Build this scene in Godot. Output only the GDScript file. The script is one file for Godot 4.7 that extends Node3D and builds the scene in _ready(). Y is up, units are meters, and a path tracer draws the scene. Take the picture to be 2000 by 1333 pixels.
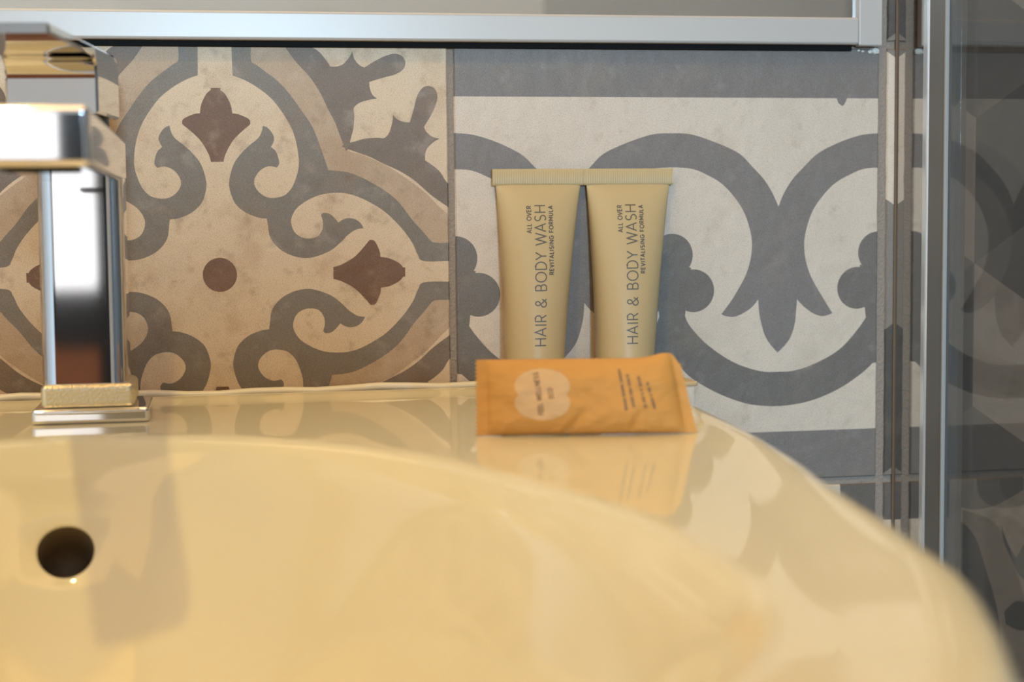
extends Node3D
# A wash basin corner: patterned cement tiles, chrome tap, two wash tubes, a kraft soap packet, shower screen.
# World: wall face at z = 0, x right, y up, metres; y = 0 is the middle of the tile row behind the basin.

const DECK := -0.0527          # top of the basin deck
const TAP_X := -0.150
const H := 0.0995              # half a tile

const BLUE := [0.072, 1.004, 0.071, 0.987, 0.073, 0.856, 0.126, 0.835, 0.180, 0.803, 0.234, 0.759, 0.281, 0.698, 0.313, 0.643, 0.333, 0.588, 0.345, 0.522, 0.346, 0.466, 0.334, 0.418, 0.314, 0.373, 0.280, 0.340, 0.229, 0.330, 0.192, 0.341, 0.164, 0.368, 0.154, 0.396, 0.161, 0.423, 0.183, 0.451, 0.217, 0.467, 0.252, 0.462, 0.263, 0.482, 0.251, 0.528, 0.229, 0.550, 0.243, 0.583, 0.235, 0.610, 0.214, 0.634, 0.196, 0.641, 0.191, 0.616, 0.175, 0.588, 0.135, 0.555, 0.098, 0.518, 0.068, 0.474, 0.049, 0.408, 0.051, 0.364, 0.071, 0.309, 0.114, 0.269, 0.168, 0.246, 0.205, 0.241, 0.209, 0.213, 0.215, 0.168, 0.236, 0.130, 0.275, 0.096, 0.330, 0.073, 0.385, 0.068, 0.441, 0.083, 0.486, 0.105, 0.525, 0.138, 0.554, 0.167, 0.588, 0.189, 0.622, 0.195, 0.611, 0.215, 0.589, 0.233, 0.560, 0.240, 0.533, 0.234, 0.513, 0.221, 0.493, 0.245, 0.471, 0.261, 0.447, 0.264, 0.438, 0.255, 0.446, 0.221, 0.441, 0.188, 0.420, 0.161, 0.387, 0.153, 0.354, 0.158, 0.325, 0.178, 0.310, 0.212, 0.311, 0.245, 0.334, 0.285, 0.379, 0.318, 0.435, 0.342, 0.491, 0.350, 0.546, 0.348, 0.602, 0.332, 0.669, 0.298, 0.725, 0.259, 0.791, 0.191, 0.836, 0.127, 0.858, 0.077, 0.885, 0.047, 1.008, 0.046, 1.010, 0.127, 0.939, 0.128, 0.916, 0.138, 0.882, 0.179, 0.837, 0.229, 0.782, 0.303, 0.726, 0.353, 0.641, 0.405, 0.559, 0.439, 0.472, 0.450, 0.470, 0.461, 0.454, 0.510, 0.433, 0.572, 0.407, 0.639, 0.364, 0.705, 0.315, 0.775, 0.268, 0.829, 0.219, 0.868, 0.176, 0.901, 0.152, 0.922, 0.154, 1.005]
const TAUPE := [0.154, 1.005, 0.152, 0.922, 0.176, 0.901, 0.219, 0.868, 0.268, 0.829, 0.315, 0.775, 0.364, 0.705, 0.407, 0.639, 0.433, 0.572, 0.454, 0.510, 0.470, 0.461, 0.472, 0.450, 0.559, 0.439, 0.641, 0.405, 0.726, 0.353, 0.782, 0.303, 0.837, 0.229, 0.882, 0.179, 0.916, 0.138, 0.939, 0.128, 1.010, 0.127, 1.011, 0.227, 0.952, 0.291, 0.896, 0.348, 0.817, 0.409, 0.739, 0.461, 0.672, 0.494, 0.605, 0.521, 0.552, 0.532, 0.528, 0.594, 0.507, 0.654, 0.479, 0.709, 0.443, 0.786, 0.400, 0.852, 0.336, 0.924, 0.287, 0.989, 0.278, 1.006]
const LEAF := [0.278, 1.006, 0.336, 0.924, 0.400, 0.852, 0.443, 0.786, 0.479, 0.709, 0.507, 0.654, 0.528, 0.594, 0.552, 0.532, 0.563, 0.546, 0.573, 0.588, 0.585, 0.632, 0.590, 0.688, 0.589, 0.719, 0.613, 0.741, 0.654, 0.754, 0.690, 0.759, 0.670, 0.777, 0.659, 0.805, 0.657, 0.832, 0.716, 0.850, 0.772, 0.866, 0.806, 0.888, 0.816, 0.917, 0.803, 0.944, 0.769, 0.955, 0.724, 0.943, 0.672, 0.916, 0.638, 0.894, 0.616, 0.904, 0.594, 0.931, 0.586, 0.962, 0.572, 0.937, 0.545, 0.908, 0.516, 0.897, 0.490, 0.897, 0.472, 0.925, 0.440, 0.962, 0.396, 0.990, 0.388, 1.008]
const FLEURON := [0.487, 0.006, 0.487, 0.026, 0.523, 0.037, 0.580, 0.070, 0.623, 0.114, 0.644, 0.139, 0.655, 0.143, 0.671, 0.136, 0.690, 0.095, 0.694, 0.068, 0.733, 0.061, 0.778, 0.038, 0.800, 0.008, 0.802, -0.006]
const ARCH := [0.004, 0.611, 0.096, 0.604, 0.217, 0.565, 0.320, 0.518, 0.381, 0.460, 0.438, 0.401, 0.480, 0.338, 0.510, 0.274, 0.537, 0.337, 0.579, 0.401, 0.636, 0.459, 0.701, 0.518, 0.806, 0.569, 0.911, 0.602, 1.002, 0.612, 1.003, 0.453, 0.927, 0.446, 0.865, 0.423, 0.789, 0.383, 0.727, 0.324, 0.677, 0.254, 0.648, 0.176, 0.636, 0.105, 0.643, 0.029, 0.666, -0.042, 0.699, -0.102, 0.742, -0.170, 0.776, -0.223, 0.745, -0.234, 0.715, -0.234, 0.680, -0.221, 0.637, -0.191, 0.602, -0.155, 0.597, -0.219, 0.592, -0.267, 0.575, -0.321, 0.550, -0.361, 0.508, -0.401, 0.470, -0.359, 0.445, -0.318, 0.428, -0.263, 0.418, -0.216, 0.413, -0.152, 0.383, -0.187, 0.341, -0.214, 0.297, -0.230, 0.255, -0.226, 0.235, -0.217, 0.279, -0.161, 0.321, -0.096, 0.353, -0.037, 0.375, 0.033, 0.382, 0.108, 0.370, 0.179, 0.340, 0.257, 0.291, 0.327, 0.230, 0.386, 0.157, 0.426, 0.096, 0.449, 0.023, 0.456, 0.004, 0.457]
const RING := [0.002, -0.428, 0.034, -0.455, 0.095, -0.511, 0.186, -0.566, 0.280, -0.609, 0.371, -0.638, 0.466, -0.650, 0.559, -0.649, 0.654, -0.635, 0.748, -0.606, 0.844, -0.561, 0.938, -0.498, 0.996, -0.444, 1.011, -0.433, 1.009, -0.199, 0.968, -0.203, 0.943, -0.246, 0.905, -0.298, 0.842, -0.368, 0.779, -0.415, 0.684, -0.460, 0.591, -0.487, 0.508, -0.491, 0.433, -0.487, 0.341, -0.461, 0.267, -0.426, 0.186, -0.371, 0.125, -0.316, 0.076, -0.256, 0.047, -0.194, 0.003, -0.179]
const VINE_TOP := [-0.682, 1.019, -0.673, 0.933, -0.633, 0.881, -0.575, 0.857, -0.508, 0.851, -0.429, 0.865, -0.350, 0.902, -0.284, 0.936, -0.285, 1.004]
const VINE_LEFT := [-0.753, 0.850, -0.719, 0.841, -0.679, 0.827, -0.613, 0.799, -0.560, 0.754, -0.525, 0.703, -0.492, 0.614, -0.464, 0.525, -0.442, 0.461, -0.408, 0.334, -0.392, 0.182, -0.403, 0.005, -0.744, 0.027]
const VINE_RIGHT := [-0.398, 0.772, -0.365, 0.683, -0.318, 0.605, -0.279, 0.666, -0.227, 0.726, -0.222, 0.475, -0.290, 0.508, -0.345, 0.607, -0.381, 0.683]
const VINE_KNOT := [-0.376, 0.344, -0.315, 0.391, -0.247, 0.375, -0.218, 0.247, -0.299, 0.247, -0.367, 0.281]

# lights out of view, placed to light basin and wall, and a blocker
const LAMP_AT := Vector3(-0.34, 1.44, 0.88)
const LAMP_AIM := Vector3(-0.12, -0.05, 0.24)
const LAMP_CONE := 18.0
const WARM := Vector3(1.0, 0.74, 0.22)
const WARM_ENERGY := 0.80
const CEILING_WARM := Vector3(1.0, 0.53, 0.12)
const CEILING_ENERGY := 1.5
const CEILING_AT := Vector3(-0.15, 1.485, 0.72)
const CEILING_SIZE := Vector2(1.8, 1.3)
const COOL := Vector3(0.50, 0.77, 1.0)
const WIN := Rect2(-0.20, 0.08, 0.30, 0.28)
const WIN_ENERGY := 3.5
const PANE_GLOW := 8.0
const BLOCKER := Rect2(-0.20, 0.105, 0.20, 1.0)   # left end, top and width of the added light blocker behind the camera

func _ready() -> void:
	# camera
	var cam := Camera3D.new()
	cam.name = "camera"
	cam.position = Vector3(-0.1034, 0.0229, 0.6952)
	cam.rotation = Vector3(-0.0769, -0.1857, -0.0095)
	var lens := CameraAttributesPhysical.new()
	lens.frustum_focal_length = 55.81
	lens.frustum_focus_distance = 0.675
	lens.frustum_near = 0.05
	lens.frustum_far = 20.0
	lens.exposure_aperture = 8.7
	cam.attributes = lens
	cam.fov = rad_to_deg(2.0 * atan(666.5 / 3100.0))
	add_child(cam)
	cam.current = true
	# air outside the window is not seen; the room is closed
	var e := Environment.new()
	e.background_mode = Environment.BG_COLOR
	e.background_color = Color(0.5, 0.55, 0.6)
	e.tonemap_mode = Environment.TONE_MAPPER_LINEAR
	e.tonemap_exposure = 0.9
	e.sdfgi_enabled = true
	e.ssao_enabled = true
	e.ssil_enabled = true
	var we := WorldEnvironment.new()
	we.name = "environment"
	we.environment = e
	add_child(we)
	# cool light for an unseen window behind the camera, placed to light the tiles
	var day := AreaLight3D.new()
	day.name = "unseen_window_light"
	day.area_size = WIN.size - Vector2(0.08, 0.08)
	day.light_color = Color(COOL.x, COOL.y, COOL.z).linear_to_srgb()
	day.light_energy = WIN_ENERGY
	day.area_range = 8.0
	day.area_attenuation = 2.0
	day.shadow_enabled = true
	day.position = Vector3(WIN.get_center().x, WIN.get_center().y, 1.98)
	add_child(day)

	# warm panel out of view in the ceiling, placed to light the basin
	var panel := AreaLight3D.new()
	panel.name = "unseen_panel_light"
	panel.area_size = CEILING_SIZE
	panel.light_color = Color(CEILING_WARM.x, CEILING_WARM.y, CEILING_WARM.z).linear_to_srgb()
	panel.light_energy = CEILING_ENERGY
	panel.area_range = 8.0
	panel.area_attenuation = 2.0
	panel.shadow_enabled = true
	panel.position = CEILING_AT - Vector3(0, 0.012, 0)
	panel.rotation.x = -PI / 2
	add_child(panel)

	make_materials()
	make_glyphs()
	build_lamp(LAMP_AT)
	build_ceiling_light()
	build_room()
	build_screen()
	build_basin()
	build_mirror()
	build_tap()
	make_tube("cream body wash tube on the left, standing by the tile joint", Vector3(0.0337, DECK, 0.0146), 0.0)
	make_tube("cream body wash tube on the right, next to the clover print", Vector3(0.0747, DECK, 0.0146), 0.0)
	build_soap()
	build_clear_box()

var noise_soft: NoiseTexture2D
var M := {}

# ------------------------------------------------------------------ helpers
func numbered(called: String) -> String:
	if not has_node(called):
		return called
	var k := 1
	while has_node("%s_%03d" % [called, k]):
		k += 1
	return "%s_%03d" % [called, k]

func thing(called: String, label: String, category: String, at := Vector3.ZERO, turn := 0.0, group := "") -> Node3D:
	var o := Node3D.new()
	o.name = numbered(called)
	add_child(o)
	o.position = at
	o.rotation.y = turn
	o.set_meta("label", label)
	o.set_meta("category", category)
	if group:
		o.set_meta("group", group)
	return o

func obj(called: String, mesh: Mesh, material: Material, parent: Node = self, label := "") -> MeshInstance3D:
	var o := MeshInstance3D.new()
	o.name = called
	o.mesh = mesh
	o.material_override = material
	parent.add_child(o, true)
	if label:
		o.set_meta("label", label)
	return o

func struct(called: String, mesh: Mesh, material: Material) -> MeshInstance3D:
	var o := obj(called, mesh, material)
	o.set_meta("kind", "structure")
	return o

func begin() -> SurfaceTool:
	var st := SurfaceTool.new()
	st.begin(Mesh.PRIMITIVE_TRIANGLES)
	return st

func done(st: SurfaceTool, normals := true) -> ArrayMesh:
	if normals:
		st.generate_normals()
	return st.commit()

# a quad whose corners run counter-clockwise seen from outside
func quad(st: SurfaceTool, a: Vector3, b: Vector3, c: Vector3, d: Vector3) -> void:
	for p in [a, c, b, a, d, c]:
		st.add_vertex(p)

func tri(st: SurfaceTool, a: Vector3, b: Vector3, c: Vector3) -> void:
	st.add_vertex(a)
	st.add_vertex(c)
	st.add_vertex(b)

# grid of points g[i][j]; outside is where (i x j) points
func sheet(st: SurfaceTool, g: Array, close_i := false, close_j := false, flip := false) -> void:
	var n := g.size()
	var m: int = g[0].size()
	st.set_smooth_group(0)
	for i in (n if close_i else n - 1):
		for j in (m if close_j else m - 1):
			var a: Vector3 = g[i][j]
			var b: Vector3 = g[(i + 1) % n][j]
			var c: Vector3 = g[(i + 1) % n][(j + 1) % m]
			var d: Vector3 = g[i][(j + 1) % m]
			if flip:
				quad(st, a, d, c, b)
			else:
				quad(st, a, b, c, d)

# box with rounded edges; bend(p, n) may return [p, n]
func rbox(st: SurfaceTool, lo: Vector3, hi: Vector3, r: float, seg := 3, cells := 1, bend = null) -> void:
	var c := (lo + hi) / 2
	var h := (hi - lo) / 2
	r = minf(r, minf(h.x, minf(h.y, h.z)) * 0.999)
	var axes := []
	for k in 3:
		var l := []
		for i in seg + 1:
			l.append(-h[k] + r * (1.0 - tan(PI / 4 * (1.0 - float(i) / seg))))
		for i in range(1, cells):
			l.append(lerpf(-(h[k] - r), h[k] - r, float(i) / cells))
		for i in seg + 1:
			l.append(h[k] - r * (1.0 - tan(PI / 4 * float(i) / seg)))
		axes.append(l)
	for k in 3:
		var u := (k + 1) % 3
		var v := (k + 2) % 3
		for s in [-1.0, 1.0]:
			var lu: Array = axes[u]
			var lv: Array = axes[v]
			var pts := []
			for i in lu.size():
				var row := []
				for j in lv.size():
					var p := Vector3()
					p[k] = s * h[k]
					p[u] = lu[i]
					p[v] = lv[j]
					var q := Vector3(clampf(p.x, -(h.x - r), h.x - r), clampf(p.y, -(h.y - r), h.y - r), clampf(p.z, -(h.z - r), h.z - r))
					var n := (p - q).normalized()
					var e := [c + q + n * r, n]
					if bend != null:
						e = bend.call(e[0], e[1])
					row.append(e)
				pts.append(row)
			for i in lu.size() - 1:
				for j in lv.size() - 1:
					var f := [pts[i][j], pts[i + 1][j], pts[i + 1][j + 1], pts[i][j + 1]]
					var order := [0, 2, 1, 0, 3, 2] if s > 0 else [0, 1, 2, 0, 2, 3]
					for o in order:
						st.set_normal(f[o][1])
						st.add_vertex(f[o][0])

func rbox_mesh(lo: Vector3, hi: Vector3, r: float, seg := 3, cells := 1, bend = null) -> ArrayMesh:
	var st := begin()
	rbox(st, lo, hi, r, seg, cells, bend)
	return st.commit()

func box_mesh(lo: Vector3, hi: Vector3) -> ArrayMesh:
	return rbox_mesh(lo, hi, 0.0004, 1)

# surface of revolution about y; profile of (radius, height) from bottom to top on the outside
func lathe(profile: Array, n := 48) -> ArrayMesh:
	var st := begin()
	var g := []
	for i in n:
		var a := TAU * i / n
		var row := []
		for p in profile:
			row.append(Vector3(p.x * sin(a), p.y, p.x * cos(a)))
		g.append(row)
	sheet(st, g, true)
	return done(st)

func tube(pts: Array, r: float, n := 8) -> ArrayMesh:
	var st := begin()
	var g := []
	for i in pts.size():
		var t: Vector3 = (pts[mini(i + 1, pts.size() - 1)] - pts[maxi(i - 1, 0)]).normalized()
		var side := t.cross(Vector3.UP if absf(t.y) < 0.9 else Vector3.RIGHT).normalized()
		var up := side.cross(t)
		var row := []
		for k in n:
			row.append(pts[i] + side * r * cos(TAU * k / n) + up * r * sin(TAU * k / n))
		g.append(row)
	sheet(st, g, false, true)
	return done(st)

func mat(color: Color, rough := 0.5, metal := 0.0, spec := 0.5) -> StandardMaterial3D:
	var m := StandardMaterial3D.new()
	m.albedo_color = color.linear_to_srgb()
	m.roughness = rough
	m.metallic = metal
	m.metallic_specular = spec
	return m

func bumpy(seed_: int, freq: float, strength: float, size := 512) -> NoiseTexture2D:
	var f := FastNoiseLite.new()
	f.seed = seed_
	f.noise_type = FastNoiseLite.TYPE_SIMPLEX_SMOOTH
	f.frequency = freq
	f.fractal_octaves = 4
	var t := NoiseTexture2D.new()
	t.width = size
	t.height = size
	t.seamless = true
	t.noise = f
	t.as_normal_map = true
	t.bump_strength = strength
	return t

func mottled(seed_: int, freq: float, low: Color, high: Color, size := 1024, octaves := 5) -> NoiseTexture2D:
	var f := FastNoiseLite.new()
	f.seed = seed_
	f.noise_type = FastNoiseLite.TYPE_SIMPLEX_SMOOTH
	f.frequency = freq
	f.fractal_octaves = octaves
	f.fractal_gain = 0.62
	var g := Gradient.new()
	g.offsets = PackedFloat32Array([0.25, 0.75])
	g.colors = PackedColorArray([low, high])
	var t := NoiseTexture2D.new()
	t.width = size
	t.height = size
	t.seamless = true
	t.noise = f
	t.color_ramp = g
	return t

# ------------------------------------------------------------------ tile prints (flat print, painted into an Image)
const SIDE := 1536
const DRAW := 3072

func pts_of(flat: Array) -> PackedVector2Array:
	var out := PackedVector2Array()
	for i in flat.size() / 2:
		out.append(Vector2(flat[2 * i], flat[2 * i + 1]))
	return out

# smooth closed outline through the points; corners sharper than about 50 degrees stay sharp
func smooth(p: PackedVector2Array) -> PackedVector2Array:
	var n := p.size()
	var out := PackedVector2Array()
	var sharp := []
	for i in n:
		var a := (p[i] - p[(i + n - 1) % n]).normalized()
		var b := (p[(i + 1) % n] - p[i]).normalized()
		sharp.append(a.dot(b) < 0.62)
	for i in n:
		var p1 := p[i]
		var p2 := p[(i + 1) % n]
		var p0 := p1 - (p2 - p1) * 0.6 if sharp[i] else p[(i + n - 1) % n]
		var p3 := p2 + (p2 - p1) * 0.6 if sharp[(i + 1) % n] else p[(i + 2) % n]
		for k in 5:
			out.append(p1.cubic_interpolate(p2, p0, p3, k / 5.0))
	return out

func disc(c: Vector2, r: Vector2, n := 72) -> PackedVector2Array:
	var out := PackedVector2Array()
	for i in n:
		out.append(c + r * Vector2(cos(TAU * i / n), sin(TAU * i / n)))
	return out

# p in tile units (-1..1, y up)
func fill(im: Image, p: PackedVector2Array, color: Color) -> void:
	var n := p.size()
	var rows := {}
	var k := DRAW / 2.0
	for i in n:
		var a := Vector2((p[i].x + 1) * k, (1 - p[i].y) * k)
		var q := p[(i + 1) % n]
		var b := Vector2((q.x + 1) * k, (1 - q.y) * k)
		if a.y > b.y:
			var t := a
			a = b
			b = t
		var y0 := maxi(0, int(ceil(a.y - 0.5)))
		var y1 := mini(DRAW - 1, int(ceil(b.y - 0.5)) - 1)
		if y1 < y0:
			continue
		var dx := (b.x - a.x) / (b.y - a.y)
		for y in range(y0, y1 + 1):
			if not rows.has(y):
				rows[y] = []
			rows[y].append(a.x + (y + 0.5 - a.y) * dx)
	for y in rows:
		var xs: Array = rows[y]
		xs.sort()
		for i in xs.size() / 2:
			var x0 := maxi(0, int(round(xs[2 * i])))
			var x1 := mini(DRAW, int(round(xs[2 * i + 1])))
			if x1 > x0:
				im.fill_rect(Rect2i(x0, y, x1 - x0, 1), color)

func fill4(im: Image, p: PackedVector2Array, color: Color, diagonal := false, four := true) -> void:
	for sx in [1, -1]:
		for sy in ([1, -1] if four else [1]):
			var q := PackedVector2Array()
			for v in p:
				q.append(Vector2(v.x * sx, v.y * sy))
			fill(im, q, color)
			if diagonal:
				for i in q.size():
					q[i] = Vector2(p[i].y * sx, p[i].x * sy)
				fill(im, q, color)

# points beside the middle line are moved over it, and those beside the edge past it, so that mirrored halves join
func across(p: PackedVector2Array) -> PackedVector2Array:
	for i in p.size():
		if absf(p[i].x) < 0.02:
			p[i].x = -0.01
		elif p[i].x > 0.985:
			p[i].x = 1.05
	return p

func blank(color: Color) -> Image:
	var im := Image.create(DRAW, DRAW, false, Image.FORMAT_RGB8)
	im.fill(color)
	return im

# soft blotches of one colour laid over the print (wear and stain of the glaze)
func stain(im: Image, seed_: int, freq: float, color: Color, cut: float, most: float, box := Rect2(0, 0, 1, 1)) -> void:
	var f := FastNoiseLite.new()
	f.seed = seed_
	f.noise_type = FastNoiseLite.TYPE_SIMPLEX_SMOOTH
	f.frequency = freq / 192.0
	f.fractal_octaves = 5
	f.fractal_gain = 0.6
	var s := Image.create(192, 192, false, Image.FORMAT_RGBA8)
	for y in 192:
		for x in 192:
			var e := minf(minf(x / 192.0 - box.position.x, box.end.x - x / 192.0), minf(y / 192.0 - box.position.y, box.end.y - y / 192.0))
			var a := clampf((f.get_noise_2d(x, y) - cut) * 2.2, 0, 1) * most
			if box.size.x < 1:
				a *= clampf(e * 14.0, 0, 1)
			s.set_pixel(x, y, Color(color.r, color.g, color.b, a))
	s.resize(SIDE, SIDE, Image.INTERPOLATE_CUBIC)
	im.convert(Image.FORMAT_RGBA8)
	im.blend_rect(s, Rect2i(0, 0, SIDE, SIDE), Vector2i.ZERO)

func grain(im: Image, seed_: int, amount: float) -> void:
	var f := FastNoiseLite.new()
	f.seed = seed_
	f.noise_type = FastNoiseLite.TYPE_SIMPLEX
	f.frequency = 0.16
	f.fractal_octaves = 3
	f.fractal_gain = 0.8
	for light in [0, 1]:
		var s := Image.create(512, 512, false, Image.FORMAT_RGBA8)
		for y in 512:
			for x in 512:
				var v := f.get_noise_2d(x, y + light * 1000)
				s.set_pixel(x, y, Color(light, light, light, clampf((v - 0.05) * amount, 0, 0.22)))
		for y in 3:
			for x in 3:
				im.blend_rect(s, Rect2i(0, 0, 512, 512), Vector2i(x, y) * 512)

func printed(im: Image) -> Image:
	im.resize(SIDE, SIDE, Image.INTERPOLATE_BILINEAR)
	im.convert(Image.FORMAT_RGBA8)
	return im

func tile_material(im: Image) -> StandardMaterial3D:
	im.convert(Image.FORMAT_RGB8)
	var m := StandardMaterial3D.new()
	m.albedo_color = Color(0.81, 0.685, 0.58).linear_to_srgb()
	m.albedo_texture = ImageTexture.create_from_image(im)
	m.roughness = 0.5
	m.metallic_specular = 0.4
	m.normal_enabled = true
	m.normal_texture = M.tile_bump
	m.normal_scale = 0.35
	return m

func print_rosette() -> StandardMaterial3D:
	var cream := Color(0.865, 0.815, 0.73)
	var grey := Color(0.505, 0.49, 0.465)
	var brown := Color(0.455, 0.345, 0.24)
	var im := blank(cream)
	fill4(im, smooth(pts_of(TAUPE)), Color(0.745, 0.675, 0.59))
	fill4(im, smooth(pts_of(LEAF)), Color(0.49, 0.445, 0.405), true)
	fill4(im, smooth(pts_of(BLUE)), grey)
	var fl := pts_of(FLEURON)
	fl.append(Vector2(fl[fl.size() - 1].x, -0.02))
	fl.append(Vector2(fl[0].x, -0.02))
	fill4(im, smooth(fl), brown, true)
	fill(im, disc(Vector2.ZERO, Vector2(0.0725, 0.0735)), brown)
	im = printed(im)
	stain(im, 3, 5.0, Color(0.62, 0.5, 0.38), 0.05, 0.22)
	stain(im, 7, 14.0, Color(0.42, 0.36, 0.3), 0.18, 0.25)
	stain(im, 9, 9.0, Color(0.83, 0.81, 0.8), 0.2, 0.3)
	grain(im, 5, 0.26)
	return tile_material(im)

func print_border() -> StandardMaterial3D:
	var cream := Color(0.865, 0.85, 0.83)
	var grey := Color(0.508, 0.505, 0.515)
	var dark := Color(0.455, 0.455, 0.462)
	var im := blank(cream)
	for s in [1, -1]:
		fill(im, PackedVector2Array([Vector2(-1.1, s * 0.7715), Vector2(1.1, s * 0.7715), Vector2(1.1, s * 1.1), Vector2(-1.1, s * 1.1)]), grey)
	fill4(im, across(smooth(pts_of(RING))), dark, false, false)
	for cx in [0.0, 1.0, -1.0]:
		fill(im, disc(Vector2(cx, 0.057), Vector2(0.098, 0.098)), dark)
		for s in [1, -1]:
			fill(im, disc(Vector2(cx + s * 0.102, -0.107), Vector2(0.098, 0.098)), dark)
		fill(im, PackedVector2Array([Vector2(cx - 0.09, 0.0), Vector2(cx + 0.09, 0.0), Vector2(cx + 0.05, -0.3), Vector2(cx - 0.05, -0.3)]), dark)
	fill4(im, across(smooth(pts_of(ARCH))), grey, false, false)
	fill(im, PackedVector2Array([Vector2(0.79, 0.775), Vector2(0.845, 0.775), Vector2(0.83, 0.745), Vector2(0.82, 0.735), Vector2(0.8, 0.748)]), grey)
	im = printed(im)
	stain(im, 21, 6.0, Color(0.7, 0.66, 0.6), 0.1, 0.16)
	stain(im, 27, 16.0, Color(0.5, 0.45, 0.4), 0.3, 0.2)
	stain(im, 28, 12.0, Color(0.84, 0.85, 0.88), 0.28, 0.2)
	grain(im, 6, 0.26)
	return tile_material(im)

func print_blocks() -> StandardMaterial3D:
	var cream := Color(0.90, 0.88, 0.85)
	var grey := Color(0.55, 0.545, 0.54)
	var dark := Color(0.34, 0.335, 0.33)
	var im := blank(grey)
	# tumbling blocks: vertical edges at x = -1.035 + 0.497 k, 0.682 high
	for k in 5:
		var x0 := -1.051 + 0.497 * k
		var x1 := x0 + 0.497
		for j in [-3, 0, 3]:
			var y: float = 0.682 * j
			if k % 2 == 0:
				fill(im, PackedVector2Array([Vector2(x0, y + 0.341), Vector2(x1, y), Vector2(x1, y + 0.682), Vector2(x0, y + 1.023)]), cream)
				fill(im, PackedVector2Array([Vector2(x0, y - 1.023), Vector2(x1, y - 0.682), Vector2(x1, y), Vector2(x0, y - 0.341)]), dark)
			else:
				fill(im, PackedVector2Array([Vector2(x0, y), Vector2(x1, y + 0.341), Vector2(x1, y + 1.023), Vector2(x0, y + 0.682)]), dark)
				fill(im, PackedVector2Array([Vector2(x0, y - 0.682), Vector2(x1, y - 1.023), Vector2(x1, y - 0.341), Vector2(x0, y)]), cream)
	im = printed(im)
	stain(im, 31, 7.0, Color(0.6, 0.55, 0.5), 0.1, 0.2)
	grain(im, 8, 0.26)
	return tile_material(im)

func print_vine() -> StandardMaterial3D:
	var cream := Color(0.86, 0.835, 0.79)
	var grey := Color(0.50, 0.50, 0.505)
	var dark := Color(0.42, 0.415, 0.41)
	var im := blank(cream)
	for p in [VINE_TOP, VINE_LEFT, VINE_RIGHT]:  # outlines as seen through the glass, some of them its reflections painted in
		fill4(im, smooth(pts_of(p)), grey, false, false)
	fill4(im, smooth(pts_of(VINE_KNOT)), dark, false, false)
	fill4(im, PackedVector2Array([Vector2(0.82, 0.82), Vector2(1.1, 0.82), Vector2(1.1, 1.1), Vector2(0.82, 1.1)]), dark, false, false)
	im = printed(im)
	stain(im, 41, 7.0, Color(0.55, 0.5, 0.45), 0.1, 0.25)
	grain(im, 9, 0.26)
	return tile_material(im)

# a tile 8 mm thick with a chamfered and slightly worn edge; front at z = 0
func tile_mesh(x0: float, y0: float, x1: float, y1: float, seed_: int, wear: float, cut := Rect2(0, 0, 1, 1)) -> ArrayMesh:
	var rng := RandomNumberGenerator.new()
	rng.seed = seed_
	var f := FastNoiseLite.new()
	f.seed = seed_
	f.frequency = 0.09
	var outline := []
	var per := 40
	var corners := [Vector2(x0, y0), Vector2(x1, y0), Vector2(x1, y1), Vector2(x0, y1)]
	for e in 4:
		var a: Vector2 = corners[e]
		var b: Vector2 = corners[(e + 1) % 4]
		var inward := Vector2(-(b - a).y, (b - a).x).normalized()
		for k in per:
			var t := float(k) / per
			outline.append(a.lerp(b, t) + inward * wear * absf(f.get_noise_2d(k * 5.0, e * 50.0)) * (1.0 if k > 0 else 0.3))
	var st := begin()
	var c := Vector2((x0 + x1) / 2, (y0 + y1) / 2)
	var n := outline.size()
	var rings := []
	for ring in [[1.0, -0.008], [1.0, -0.0007], [0.0006, 0.0]]:
		var row := []
		for p in outline:
			var q: Vector2 = p
			if ring[1] == 0.0:
				q += Vector2(signf(c.x - q.x) * minf(0.0006, absf(c.x - q.x)), signf(c.y - q.y) * minf(0.0006, absf(c.y - q.y)))
			row.append(Vector3(q.x, q.y, ring[1]))
		rings.append(row)
	var uv := func(p: Vector3) -> Vector2:
		return Vector2(cut.position.x + cut.size.x * (p.x - x0) / (x1 - x0), cut.position.y + cut.size.y * (y1 - p.y) / (y1 - y0))
	for r in 2:
		for i in n:
			var a: Vector3 = rings[r][i]
			var b: Vector3 = rings[r][(i + 1) % n]
			var d: Vector3 = rings[r + 1][(i + 1) % n]
			var e: Vector3 = rings[r + 1][i]
			st.set_smooth_group(-1)
			for p in [a, d, b, a, e, d]:
				st.set_uv(uv.call(p))
				st.add_vertex(p)
	for i in n:
		st.set_smooth_group(-1)
		for p in [Vector3(c.x, c.y, 0), rings[2][(i + 1) % n], rings[2][i]]:
			st.set_uv(uv.call(p))
			st.add_vertex(p)
	st.generate_normals()
	st.generate_tangents()
	return st.commit()

# ------------------------------------------------------------------ thin drawn lettering
var glyphs := {}

func arc(cx: float, cy: float, rx: float, ry: float, a0: float, a1: float) -> Array:
	var out := []
	var n := maxi(4, int(absf(a1 - a0) / 14.0))
	for i in n + 1:
		var a := deg_to_rad(lerpf(a0, a1, float(i) / n))
		out.append(Vector2(cx + rx * cos(a), cy + ry * sin(a)))
	return out

func line(flat: Array) -> Array:
	return Array(pts_of(flat))

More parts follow.
